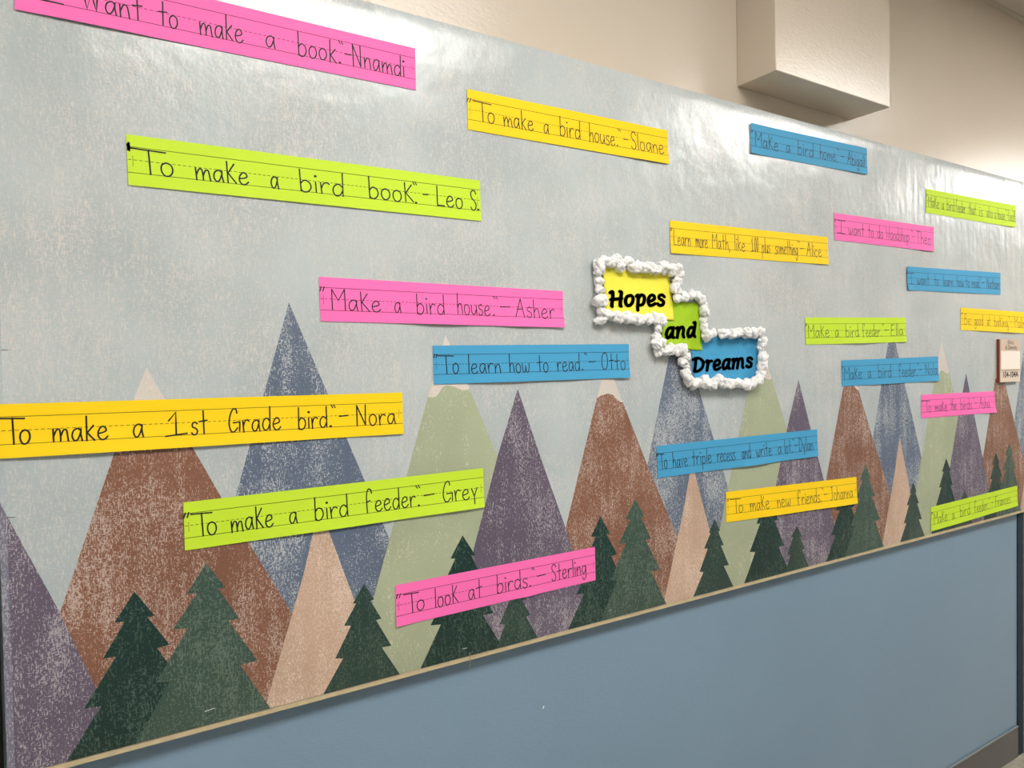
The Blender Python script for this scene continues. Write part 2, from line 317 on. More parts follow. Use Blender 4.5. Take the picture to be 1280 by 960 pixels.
# strips: wall quads (TL TR BR BL) and word extents as fractions of the strip length
STRIPS = {
 'nnam': {'quad': [[-0.0408, 2.0882], [0.5655, 2.0914], [0.5655, 2.0154], [-0.042, 2.0084]], 'color': 'pink', 'words': [('I', 0.0299, 0.094), ('Want', 0.1312, 0.2604), ('to', 0.2962, 0.3402), ('make', 0.3911, 0.4988), ('a', 0.5563, 0.5821), ('book', 0.6437, 0.7528), ('.', 0.7598, 0.7668), ('"', 0.7598, 0.7727), ('-', 0.7787, 0.7977), ('Nnamdi', 0.8008, 0.9625)]},
 'leo': {'quad': [[0.0903, 1.8581], [0.6986, 1.8662], [0.6998, 1.7878], [0.0916, 1.7828]], 'color': 'green', 'words': [('#', -0.0004, 0.0083), ('=', 0.0074, 0.086, 0.0473), ('o', 0.0732, 0.1025), ('maKe', 0.1528, 0.2842), ('a', 0.3419, 0.3632), ('bird', 0.4207, 0.5471), ('booK', 0.6214, 0.764), ('.', 0.7685, 0.7764), ('"', 0.7632, 0.7764), ('-', 0.7978, 0.814), ('Leo', 0.8421, 0.9334), ('S', 0.9615, 0.9834), ('.', 0.9864, 0.9937)]},
 'sloane': {'quad': [[0.6737, 2.0386], [1.2052, 2.0461], [1.2066, 1.9685], [0.6739, 1.9613]], 'color': 'yellow', 'words': [('`', -0.0008, 0.0148), ('=', 0.0218, 0.1004, 0.0607), ('o', 0.0832, 0.1128), ('make', 0.1519, 0.2863), ('a', 0.3342, 0.3589), ('bird', 0.4117, 0.515), ('house', 0.5587, 0.695), ('.', 0.7037, 0.7124), ('"', 0.7107, 0.7273), ('-', 0.7431, 0.767), ('Sloane', 0.783, 0.971)]},
 'abi': {'quad': [[1.4947, 2.1127], [2.0102, 2.1267], [2.0095, 2.0496], [1.4952, 2.0369]], 'color': 'blue', 'words': [('`', 0.0037, 0.0157), ('MaKe', 0.0337, 0.2131), ('a', 0.2772, 0.3097), ('bird', 0.3737, 0.5046), ('home', 0.5603, 0.7028), ('.', 0.7072, 0.7182), ('"', 0.7145, 0.7328), ('-', 0.7513, 0.781), ('Abigail', 0.811, 0.974)]},
 'leob': {'quad': [[2.336, 2.0481], [2.9496, 2.0598], [2.9464, 1.9811], [2.3356, 1.9721]], 'color': 'green', 'words': [('`', 0.0031, 0.0118), ('MaKe', 0.0204, 0.1275), ('a', 0.1569, 0.1766), ('bird', 0.2096, 0.2852), ('feeder', 0.3022, 0.4051), ('that', 0.4412, 0.5218), ('is', 0.5582, 0.6014), ('also', 0.6461, 0.7169), ('a', 0.7399, 0.7601), ('house', 0.7775, 0.8627), ('"', 0.8726, 0.8875), ('-', 0.8885, 0.9025), ('Leo', 0.9095, 0.966), ('B', 0.9732, 0.9967)]},
 'alice': {'quad': [[1.2097, 1.8388], [1.8177, 1.851], [1.8187, 1.7741], [1.2098, 1.7624]], 'color': 'yellow', 'words': [('`', 0.0001, 0.0095), ('Learn', 0.0167, 0.1089), ('more', 0.137, 0.205), ('Math,', 0.2313, 0.3367), ('like', 0.3644, 0.4294), ('100', 0.4661, 0.514), ('plus', 0.5368, 0.5901), ('something', 0.6247, 0.7784), ('"', 0.7756, 0.7925), ('-', 0.7954, 0.8244), ('Alice', 0.8423, 0.9484)]},
 'theo': {'quad': [[1.8482, 1.922], [2.3837, 1.9309], [2.3784, 1.8522], [1.8511, 1.846]], 'color': 'pink', 'words': [('`', 0.0018, 0.016), ('I', 0.0231, 0.0938), ('want', 0.1245, 0.2692), ('to', 0.3083, 0.362), ('do', 0.3991, 0.4533), ('Woodshop', 0.4839, 0.7263), ('"', 0.7427, 0.7601), ('-', 0.7644, 0.7819), ('Theo', 0.803, 0.9609)]},
 'nath': {'quad': [[2.2203, 1.7948], [2.8329, 1.8103], [2.8328, 1.7321], [2.2243, 1.7219]], 'color': 'blue', 'words': [('`', -0.0033, 0.0071), ('I', 0.0131, 0.0652), ('want', 0.0942, 0.2112), ('to', 0.2616, 0.3062), ('learn', 0.3554, 0.456), ('how', 0.4988, 0.57), ('to', 0.5938, 0.6346), ('read', 0.6642, 0.747), ('.', 0.7507, 0.7599), ('"', 0.7581, 0.771), ('-', 0.7766, 0.8082), ('Nathan', 0.8336, 0.9804)]},
 'asher': {'quad': [[0.3768, 1.6617], [0.8954, 1.6598], [0.8961, 1.5832], [0.3779, 1.5856]], 'color': 'pink', 'words': [('`', 0.0027, 0.0162), ('MaKe', 0.0379, 0.2123), ('a', 0.2629, 0.2881), ('bird', 0.3473, 0.4591), ('house', 0.5104, 0.6531), ('.', 0.6655, 0.6744), ('"', 0.6673, 0.6887), ('-', 0.6995, 0.7424), ('Asher', 0.7682, 0.9549)]},
 'otto': {'quad': [[0.59, 1.5443], [1.0775, 1.5494], [1.0774, 1.4738], [0.591, 1.4713]], 'color': 'blue', 'words': [('`', 0.0037, 0.0168), ('=', 0.0185, 0.0885, 0.0546), ('o', 0.0828, 0.1091), ('learn', 0.1509, 0.3025), ('how', 0.3432, 0.4445), ('to', 0.4852, 0.5408), ('read', 0.5881, 0.7116), ('.', 0.7205, 0.7312), ('"', 0.737, 0.7518), ('-', 0.7635, 0.7999), ('Otto', 0.834, 0.9729)]},
 'nora': {'quad': [[-0.1256, 1.4616], [0.5265, 1.4583], [0.5264, 1.3825], [-0.1277, 1.3865]], 'color': 'yellow', 'words': [('`', 0.0584, 0.0679), ('=', 0.072, 0.1229, 0.1017), ('o', 0.1142, 0.1335), ('make', 0.1727, 0.2788), ('a', 0.3282, 0.3503), ('1', 0.397, 0.4434), ('st', 0.4524, 0.4886), ('Grade', 0.5372, 0.6629), ('bird', 0.7064, 0.7845), ('.', 0.7899, 0.7964), ('"', 0.7942, 0.8062), ('-', 0.8165, 0.8401), ('Nora', 0.8629, 0.977)]},
 'grey': {'quad': [[0.1548, 1.2985], [0.6946, 1.304], [0.6949, 1.2273], [0.1552, 1.2231]], 'color': 'green', 'words': [('`', 0.0011, 0.0139), ('=', 0.0181, 0.076, 0.0473), ('o', 0.0615, 0.0879), ('maKe', 0.1268, 0.2498), ('a', 0.2986, 0.3234), ('bird', 0.3782, 0.4894), ('feeder', 0.5494, 0.7274), ('.', 0.7362, 0.7437), ('"', 0.7298, 0.7461), ('-', 0.7604, 0.8004), ('Grey', 0.8331, 0.9723)]},
 'ster': {'quad': [[0.5055, 1.1057], [0.972, 1.1066], [0.9729, 1.0335], [0.5054, 1.0289]], 'color': 'pink', 'words': [('`', 0.0042, 0.0205), ('=', 0.0327, 0.0969, 0.0674), ('o', 0.0879, 0.1215), ('looK', 0.1678, 0.2739), ('at', 0.3221, 0.3883), ('birds', 0.4608, 0.6166), ('.', 0.6255, 0.6361), ('"', 0.6416, 0.6556), ('-', 0.6702, 0.7169), ('Sterling', 0.7485, 0.9443)]},
 'dylan': {'quad': [[1.1581, 1.3136], [1.7646, 1.3161], [1.7656, 1.2415], [1.1619, 1.2388]], 'color': 'blue', 'words': [('`', -0.0033, 0.0063), ('=', 0.0034, 0.0371, 0.0223), ('o', 0.035, 0.0516), ('have', 0.0812, 0.1618), ('triple', 0.1873, 0.2989), ('recess', 0.3319, 0.4383), ('and', 0.478, 0.5347), ('write', 0.5696, 0.6722), ('a', 0.716, 0.7395), ('lot', 0.762, 0.806), ('.', 0.8094, 0.8167), ('"', 0.8178, 0.8291), ('-', 0.8319, 0.8547), ('Dylan', 0.8632, 0.9645)]},
 'joh': {'quad': [[1.3923, 1.1814], [1.9492, 1.1658], [1.9505, 1.0883], [1.3927, 1.105]], 'color': 'yellow', 'words': [('`', 0.0054, 0.0165), ('=', 0.0244, 0.0956, 0.0638), ('o', 0.0821, 0.1103), ('maKe', 0.1586, 0.2944), ('new', 0.3516, 0.451), ('friends', 0.5068, 0.6815), ('.', 0.6854, 0.6959), ('"', 0.6959, 0.7129), ('-', 0.7182, 0.744), ('Johanna', 0.7667, 0.9603)]},
 'ella': {'quad': [[1.7146, 1.624], [2.2146, 1.636], [2.2141, 1.5604], [1.7173, 1.5499]], 'color': 'green', 'words': [('`', 0.0011, 0.0124), ('MaKe', 0.0216, 0.2114), ('a', 0.2663, 0.2998), ('bird', 0.3668, 0.4925), ('feeder', 0.5345, 0.7139), ('.', 0.7224, 0.7352), ('"', 0.7378, 0.7567), ('-', 0.7652, 0.8129), ('Ella', 0.8321, 0.9664)]},
 'nola': {'quad': [[1.88, 1.506], [2.4062, 1.5147], [2.4083, 1.4353], [1.8812, 1.4317]], 'color': 'blue', 'words': [('`', 0.0009, 0.0126), ('MaKe', 0.0207, 0.1848), ('a', 0.2419, 0.2732), ('bird', 0.3421, 0.4772), ('feeder', 0.5585, 0.7403), ('.', 0.7456, 0.7581), ('"', 0.7581, 0.7759), ('-', 0.7795, 0.8073), ('Nola', 0.8481, 0.9823)]},
 'asha': {'quad': [[2.3035, 1.3932], [2.7876, 1.3895], [2.7933, 1.314], [2.303, 1.3181]], 'color': 'pink', 'words': [('`', 0.0039, 0.0224), ('=', 0.0292, 0.1032, 0.0676), ('o', 0.0883, 0.1202), ('maKe', 0.1674, 0.3225), ('the', 0.3666, 0.4497), ('birds', 0.5038, 0.6587), ('.', 0.6655, 0.6768), ('"', 0.6813, 0.6983), ('-', 0.704, 0.7382), ('Asha', 0.7703, 0.9131)]},
 'malin': {'quad': [[2.5534, 1.6777], [3.129, 1.6747], [3.129, 1.5959], [2.5531, 1.6026]], 'color': 'yellow', 'words': [('`', 0.0046, 0.0213), ('Be', 0.0361, 0.1161), ('good', 0.1581, 0.2623), ('at', 0.3109, 0.35), ('baKing', 0.4027, 0.5758), ('"', 0.5897, 0.6057), ('-', 0.6154, 0.6315), ('Malina', 0.6662, 0.8554)]},
 'fran': {'quad': [[2.3592, 1.0278], [2.9618, 1.0358], [2.9649, 0.9613], [2.3587, 0.9498]], 'color': 'green', 'words': [('`', 0.0049, 0.0162), ('MaKe', 0.03, 0.168), ('a', 0.2167, 0.2425), ('bird', 0.3036, 0.4161), ('feeder', 0.4681, 0.6209), ('.', 0.6267, 0.6363), ('"', 0.6382, 0.6555), ('-', 0.671, 0.6924), ('Frances', 0.7158, 0.9045)]},
}
COTTON = [(0.9939, 1.725, 0.0105), (1.012, 1.7297, 0.0105), (1.0303, 1.7292, 0.0105), (1.0489, 1.7357, 0.0106), (1.0556, 1.7202, 0.0106), (1.0794, 1.7342, 0.0098), (1.0887, 1.724, 0.0108), (1.1055, 1.7233, 0.0108), (1.125, 1.7226, 0.011), (1.1447, 1.7239, 0.0119), (1.1646, 1.7214, 0.011), (1.1874, 1.7265, 0.012), (1.2079, 1.7221, 0.0122), (1.2314, 1.7273, 0.0113), (1.239, 1.7127, 0.0104), (1.2309, 1.699, 0.0104), (1.2229, 1.6836, 0.0103), (1.2358, 1.6748, 0.0094), (1.2329, 1.6577, 0.0094), (1.2568, 1.6624, 0.0095), (1.2784, 1.668, 0.0096), (1.3002, 1.6661, 0.0096), (1.3166, 1.659, 0.0087), (1.3203, 1.6281, 0.0116), (1.3214, 1.6087, 0.0078), (1.3239, 1.5913, 0.0087), (1.3278, 1.5719, 0.0117), (1.3547, 1.5781, 0.0088), (1.3862, 1.5765, 0.0119), (1.4183, 1.5759, 0.012), (1.4422, 1.5792, 0.0111), (1.4724, 1.5806, 0.0122), (1.5, 1.5799, 0.0113), (1.525, 1.5823, 0.0103), (1.5409, 1.5856, 0.0073), (1.5342, 1.5555, 0.0114), (1.5308, 1.543, 0.0083), (1.5352, 1.5161, 0.0114), (1.5334, 1.4974, 0.0114), (1.53, 1.4767, 0.0114), (1.5171, 1.4563, 0.0113), (1.4953, 1.4516, 0.0113), (1.4706, 1.4482, 0.0122), (1.4404, 1.452, 0.0111), (1.4107, 1.4518, 0.013), (1.3874, 1.4534, 0.0109), (1.3673, 1.4598, 0.0128), (1.3444, 1.4525, 0.0118), (1.3192, 1.457, 0.0127), (1.2861, 1.4559, 0.0116), (1.2646, 1.4641, 0.0115), (1.2567, 1.4767, 0.0115), (1.2597, 1.4986, 0.0086), (1.2465, 1.5083, 0.0095), (1.2573, 1.5197, 0.0104), (1.2469, 1.5368, 0.0114), (1.2285, 1.5368, 0.0113), (1.2076, 1.5368, 0.0113), (1.1921, 1.534, 0.0103), (1.1691, 1.5313, 0.0092), (1.1618, 1.5498, 0.012), (1.1796, 1.5535, 0.0093), (1.1671, 1.5664, 0.0084), (1.1687, 1.585, 0.0092), (1.1779, 1.6037, 0.012), (1.1603, 1.6079, 0.012), (1.1378, 1.6065, 0.0119), (1.1157, 1.6041, 0.01), (1.0963, 1.6055, 0.0108), (1.0725, 1.6085, 0.0117), (1.0444, 1.6079, 0.0115), (1.0191, 1.6125, 0.0106), (1.003, 1.6016, 0.0088), (0.9918, 1.5996, 0.007), (1.0011, 1.6208, 0.0105), (0.9936, 1.6432, 0.0122), (0.9952, 1.6677, 0.0096), (0.9955, 1.6869, 0.0095), (0.9948, 1.7094, 0.0114), (1.3275, 1.6438, 0.0078)]
# mountains of one repeat of the print (metres on the wall); each repeat is laid down in turn
MOUNT = [
 ('blue', 1, [(0.325, 1.616), (0.602, 0.93), (0.125, 0.93)], 'slate blue printed mountain with a plain pointed top', None),
 ('brown', 2, [(0.109, 1.510), (0.1532, 1.4187), (0.2205, 1.280), (0.3165, 1.095), (0.402, 0.93), (-0.086, 0.93), (0.0788, 1.4313)], 'reddish brown printed mountain under a pale peach snow cap', 'brown_snow'),
 ('green', 3, [(0.618, 1.5645), (0.6682, 1.4607), (0.8065, 1.145), (0.905, 0.93), (0.412, 0.93), (0.5785, 1.4484)], 'sage green printed mountain under a cream snow cap', 'green_snow'),
 ('purple', 4, [(0.779, 1.457), (0.835, 1.308), (0.893, 1.162), (0.936, 1.038), (0.977, 0.93), (0.6, 0.93), (0.669, 1.142), (0.729, 1.325)], 'dusky purple printed mountain with a plain pointed top', None),
 ('peach', 5, [(0.3685, 1.268), (0.4255, 1.099), (0.4815, 0.93), (0.266, 0.93), (0.338, 1.151)], 'small peach printed mountain between taller ones', None)]
TREES = [
 ('dark_tree', 6, 'dark_tree', 'darkest green printed pine on the brown mountain'),
 ('mid_tree', 7, 'mid_tree', 'mid green printed pine, taller of the pair on the brown mountain'),
 ('small_dark_tree', 6, 'small_tree', 'small deep green printed pine beside the peach mountain'),
 ('tall_dark_tree', 6, 'dark_tree', 'dark green printed pine between green and purple mountains'),
 ('sapling', 7, 'small_tree', 'smallest printed pine, at the foot of the purple mountain')]
for k in range(-1, 4):
    sh = lambda pts: [(x+PERIOD*k, z) for x, z in pts]
    for key, ly, pts, lb, cap in MOUNT:
        o = flat('printed_mountain', sh(pts), ly, M[key], mur, lb)
        if o and cap: flat('snow_cap', sh(T[cap]), ly+0.5, M['snow'], o)
    for key, ly, mt, lb in TREES:
        flat('printed_pine', sh(T[key]), ly, M[mt], mur, lb)
box('clear_tape', (BX0+0.0005, -0.0012, PZ0), (BX0+0.0092, -0.0011, BZ1-0.06), M['tape'], mur)
base = Vector((1.48, 0, PZ0)); mur.location = base
for c in mur.children: c.location = -base

# staples, loose thread
def staple(x, z, ang, label, mat='steel', w=0.011):
    t = thing('staple', label, 'staple', (x, -0.0006, z), 'staples holding the mural paper')
    bm = bmesh.new()
    box_bm(bm, (-w/2, -0.0007, -0.0003), (w/2, 0, 0.0003), 0.00015)
    me = bpy.data.meshes.new('crown'); bm.to_mesh(me); bm.free(); link('crown', me, M[mat], t)
    for s in (-1, 1): box('prong', (s*w/2-0.0003, -0.0006, -0.0003), (s*w/2+0.0003, 0.003, 0.0003), M[mat], t)
    t.rotation_euler = (0, ang, 0)
staple(0.6216, 2.1405, -0.05, 'staple at the top edge above the gap between pink and yellow strips')
staple(0.9465, 2.1407, 0.06, 'staple at the top edge above the topmost yellow strip')
staple(1.432, 2.1437, 0.0, 'staple at the top edge just left of the boxed in duct')
staple(2.3366, 2.142, 0.1, 'staple at the top edge above the top right green strip')
staple(2.8334, 2.1364, 0.0, 'staple at the top edge nearest the right end of the board')
staple(0.1851, 0.9633, -0.12, 'pale staple at the foot of the nearest mid green pine', 'white_paint', 0.014)
staple(-0.0662, 1.304, 0.1, 'staple at the left edge where the purple mountain begins')
staple(-0.0674, 1.5368, 0.0, 'staple at the left edge above the long yellow strip')
staple(1.0125, 0.9586, -0.05, 'staple on the printed pines right of the lowest pink strip')
staple(0.647, 0.957, 0.0, 'staple at the lower edge above the loose thread', 'white_paint', 0.009)
tube = bpy.data.curves.new('loose_thread', 'CURVE'); tube.dimensions = '3D'; tube.bevel_depth = 0.0007; tube.bevel_resolution = 1
sp = tube.splines.new('POLY'); pts = [(0.6575, -0.0008, 0.947), (0.6577, -0.0016, 0.938), (0.6585, -0.0018, 0.930), (0.6572, -0.0016, 0.921), (0.6568, 0.001, 0.912)]
sp.points.add(len(pts)-1)
for p, q in zip(sp.points, pts): p.co = (q[0]-0.6575, q[1]+0.0008, q[2]-0.947, 1)
tmp = bpy.data.objects.new('tmp', tube); C.objects.link(tmp)
me = bpy.data.meshes.new_from_object(tmp.evaluated_get(bpy.context.evaluated_depsgraph_get())); bpy.data.objects.remove(tmp)
o = link('loose_thread', me, M['thread']); o.location = (0.6575, -0.0008, 0.947); o['label'] = 'short frayed thread hanging over the tan lower edge of the board'; o['category'] = 'thread'
# chip in the blue paint
bm = bmesh.new(); bmesh.ops.create_icosphere(bm, subdivisions=2, radius=0.0028)
for v in bm.verts: v.co = Vector((v.co.x*0.7+v.co.z*0.4, v.co.y*0.35, v.co.z*1.2))
me = bpy.data.meshes.new('nail_head'); bm.to_mesh(me); bm.free()
o = link('nail_head', me, M['white_paint']); o.location = (0.845, WY-0.0005, 0.778); o['label'] = 'tiny pale nail head in the blue wall below the board'; o['category'] = 'nail'

# ---------------------------------------------------------------- handwriting
# glyphs: (width, strokes); x height 0.5, capitals 1.0, strokes are control points, 'S' smooth / 'L' straight
G = {
'a': (.46, [('S', [(.40,.40),(.28,.50),(.10,.42),(.04,.20),(.14,.02),(.28,.08),(.39,.34)]), ('S', [(.40,.48),(.40,.25),(.46,.0)])]),
'b': (.44, [('L', [(.03,.98),(.05,.0)]), ('S', [(.04,.34),(.18,.50),(.36,.44),(.43,.22),(.32,.02),(.15,-.02),(.05,.08)])]),
'c': (.40, [('S', [(.38,.40),(.24,.50),(.08,.40),(.03,.20),(.12,.02),(.26,.0),(.40,.10)])]),
'd': (.46, [('S', [(.38,.40),(.24,.50),(.08,.40),(.03,.18),(.14,.0),(.30,.04),(.40,.22)]), ('L', [(.40,.98),(.42,.0)])]),
'e': (.44, [('S', [(.05,.24),(.22,.27),(.37,.34),(.32,.48),(.18,.50),(.05,.34),(.04,.14),(.16,.0),(.32,.01),(.44,.12)])]),
'f': (.46, [('S', [(.08,-.02),(.07,.45),(.08,.80),(.18,1.04),(.34,1.0),(.38,.84)]), ('L', [(.04,.46),(.28,.52)])]),
'g': (.44, [('S', [(.38,.40),(.24,.50),(.08,.42),(.04,.22),(.14,.04),(.30,.10),(.38,.32)]), ('S', [(.39,.48),(.42,.10),(.40,-.20),(.27,-.34),(.12,-.28),(.08,-.16)])]),
'h': (.42, [('L', [(.04,.98),(.06,.0)]), ('S', [(.06,.28),(.18,.48),(.32,.46),(.38,.24),(.40,.0)])]),
'i': (.10, [('L', [(.05,.46),(.07,.0)]), ('D', [(.05,.72)])]),
'k': (.40, [('L', [(.04,.98),(.07,.0)]), ('L', [(.34,.60),(.07,.30)]), ('L', [(.08,.32),(.40,.0)])]),
'K': (.44, [('L', [(.04,.92),(.08,.0)]), ('L', [(.36,.84),(.07,.40)]), ('L', [(.08,.44),(.44,.02)])]),
'l': (.10, [('L', [(.04,.98),(.07,.0)])]),
'm': (.66, [('L', [(.03,.48),(.07,.0)]), ('S', [(.06,.20),(.17,.44),(.29,.44),(.34,.20),(.35,.02)]), ('S', [(.35,.20),(.45,.42),(.57,.42),(.62,.20),(.66,.0)])]),
'n': (.42, [('L', [(.03,.48),(.06,.0)]), ('S', [(.06,.24),(.18,.46),(.32,.44),(.38,.20),(.41,.0)])]),
'o': (.42, [('S', [(.18,.50),(.05,.40),(.03,.18),(.14,.0),(.30,.02),(.40,.20),(.36,.42),(.22,.50),(.12,.47)])]),
'p': (.42, [('L', [(.04,.48),(.07,-.38)]), ('S', [(.05,.36),(.18,.50),(.34,.44),(.40,.22),(.28,.02),(.08,.06)])]),
'r': (.36, [('L', [(.03,.48),(.07,.0)]), ('S', [(.06,.24),(.14,.44),(.27,.50),(.36,.44)])]),
's': (.34, [('S', [(.32,.44),(.20,.51),(.07,.44),(.08,.31),(.22,.25),(.33,.14),(.26,.0),(.12,-.02),(.02,.07)])]),
't': (.40, [('L', [(.20,.92),(.22,.0)]), ('L', [(.0,.50),(.40,.54)])]),
'u': (.44, [('S', [(.03,.48),(.04,.16),(.14,.0),(.28,.04),(.37,.24)]), ('L', [(.38,.48),(.43,.0)])]),
'v': (.38, [('L', [(.02,.48),(.18,.0),(.36,.50)])]),
'w': (.60, [('S', [(.02,.48),(.06,.14),(.16,.0),(.27,.14),(.30,.36)]), ('S', [(.30,.36),(.34,.10),(.44,.0),(.55,.14),(.58,.48)])]),
'y': (.40, [('L', [(.03,.48),(.20,.08)]), ('L', [(.38,.50),(.20,.08),(.22,-.30)])]),
'A': (.60, [('L', [(.0,.0),(.32,.98)]), ('L', [(.32,.98),(.56,.0)]), ('L', [(.10,.40),(.46,.44)])]),
'B': (.46, [('L', [(.05,.94),(.06,.0)]), ('S', [(.04,.94),(.22,.98),(.32,.82),(.24,.60),(.06,.52)]), ('S', [(.06,.52),(.34,.50),(.46,.28),(.34,.04),(.06,.0)])]),
'D': (.52, [('L', [(.06,.94),(.06,.0)]), ('S', [(.0,.92),(.24,.92),(.46,.72),(.50,.40),(.36,.10),(.06,.0)])]),
'E': (.50, [('L', [(.06,.90),(.06,.0)]), ('L', [(.04,.90),(.42,.93)]), ('L', [(.06,.48),(.36,.50)]), ('L', [(.06,.02),(.46,.02)])]),
'F': (.50, [('L', [(.08,.92),(.08,.0)]), ('L', [(.0,.92),(.50,.96)]), ('L', [(.08,.52),(.38,.54)])]),
'G': (.60, [('S', [(.44,.80),(.38,.98),(.22,.96),(.08,.70),(.03,.34),(.12,.06),(.28,.02),(.46,.18)]), ('L', [(.24,.40),(.58,.42),(.56,.04)])]),
'I': (.60, [('L', [(.30,.95),(.28,.02)]), ('L', [(.0,.95),(.60,.97)]), ('L', [(.0,.03),(.60,.0)])]),
'J': (.48, [('L', [(.10,.95),(.42,.95)]), ('S', [(.32,.95),(.33,.50),(.30,.12),(.16,.0),(.04,.12)])]),
'L': (.46, [('L', [(.04,.96),(.05,.02),(.46,.02)])]),
'M': (.66, [('L', [(.04,.0),(.03,.92)]), ('L', [(.03,.92),(.32,.42),(.62,.94)]), ('L', [(.62,.94),(.64,.0)])]),
'N': (.58, [('L', [(.06,.0),(.02,.94)]), ('L', [(.02,.94),(.50,.02)]), ('L', [(.50,.02),(.48,.96)])]),
'O': (.56, [('S', [(.28,.96),(.10,.84),(.03,.48),(.12,.10),(.30,.0),(.48,.14),(.54,.50),(.46,.86),(.28,.96)])]),
'S': (.44, [('S', [(.42,.80),(.34,.96),(.16,.96),(.05,.80),(.12,.60),(.30,.46),(.42,.26),(.34,.04),(.16,.0),(.03,.14)])]),
'T': (.60, [('L', [(.30,.92),(.32,.0)]), ('L', [(.0,.94),(.60,.92)])]),
'W': (.76, [('L', [(.0,.96),(.20,.02),(.38,.60),(.56,.0),(.64,.96)])]),
'1': (.70, [('L', [(.10,.62),(.34,.96),(.34,.04)]), ('L', [(.0,.0),(.70,.08)])]),
'0': (.40, [('S', [(.20,.92),(.06,.76),(.03,.40),(.14,.04),(.28,.06),(.38,.44),(.32,.80),(.20,.92)])]),
',': (.12, [('L', [(.10,.04),(.02,-.16)])]),
}
def crom(pts, n=5):
    if len(pts) < 3: return pts
    P = [pts[0]]+pts+[pts[-1]]; out = []
    for i in range(1, len(P)-2):
        for j in range(n):
            t = j/n; out.append(tuple(0.5*((2*P[i][k])+(-P[i-1][k]+P[i+1][k])*t+(2*P[i-1][k]-5*P[i][k]+4*P[i+1][k]-P[i+2][k])*t*t+(-P[i-1][k]+3*P[i][k]-3*P[i+1][k]+P[i+2][k])*t*t*t) for k in (0, 1)))
    out.append(pts[-1]); return out
class Strip:
    """A hand cut card strip: quad corners on the wall (TL TR BR BL), with bottom edge lifts."""
    def __init__(s, quad, lifts, top_lift):
        s.q = [Vector((p[0], p[1])) for p in quad]; s.L = (s.q[1]-s.q[0]).length; s.H = ((s.q[3]-s.q[0]).length+(s.q[2]-s.q[1]).length)/2
        s.l = lifts; s.o = (s.q[0]+s.q[1]+s.q[2]+s.q[3])/4; s.tl = top_lift
    def lift(s, u, v):
        h = 0.0016
        for c, w, a in s.l: h += a*math.exp(-((u-c)/w)**2)*max(0, (v-0.35)/0.65)**1.6
        for c, w, a in s.tl: h += a*math.exp(-((u-c)/w)**2)*max(0, (0.55-v)/0.55)**1.6
        return h
    def at(s, u, v, e=0.0):
        p = (s.q[0]*(1-u)+s.q[1]*u)*(1-v)+(s.q[3]*(1-u)+s.q[2]*u)*v
        return (p.x-s.o.x, -s.lift(u, v)-e, p.y-s.o.y)
def ribbon(st, pts, width, vs, fs, e=0.00022):
    """pts in (u along strip, v down strip); constant metric width."""
    P = [Vector((u*st.L, -v*st.H)) for u, v in pts]
    Q = [P[0]]
    for p in P[1:]:
        if (p-Q[-1]).length > 0.0002: Q.append(p)
    if len(Q) < 2: return
    base = len(vs); n = len(Q); hw = width/2
    for i in range(n):
        a = (Q[i]-Q[i-1]).normalized() if i else (Q[1]-Q[0]).normalized()
        b = (Q[i+1]-Q[i]).normalized() if i < n-1 else a
        t = a+b
        t = t.normalized() if t.length > 0.2 else a
        nr = Vector((-t.y, t.x)); k = min(1.5, 1/max(0.5, nr.dot(Vector((-a.y, a.x)))))
        c = Q[i]
        if i == 0: c = c-t*hw*0.7
        if i == n-1: c = c+t*hw*0.7
        for sgn in (1, -1):
            w = c+nr*hw*k*sgn; vs.append(st.at(w.x/st.L, -w.y/st.H, e))
    for i in range(n-1):
        fs.append((base+2*i, base+2*i+1, base+2*i+3, base+2*i+2))
def dense(pts, st, step=0.012):
    out = [pts[0]]
    for a, b in zip(pts, pts[1:]):
        d = math.hypot((b[0]-a[0])*st.L, (b[1]-a[1])*st.H); n = max(1, int(d/step))
        for i in range(1, n+1): out.append((a[0]+(b[0]-a[0])*i/n, a[1]+(b[1]-a[1])*i/n))
    return out
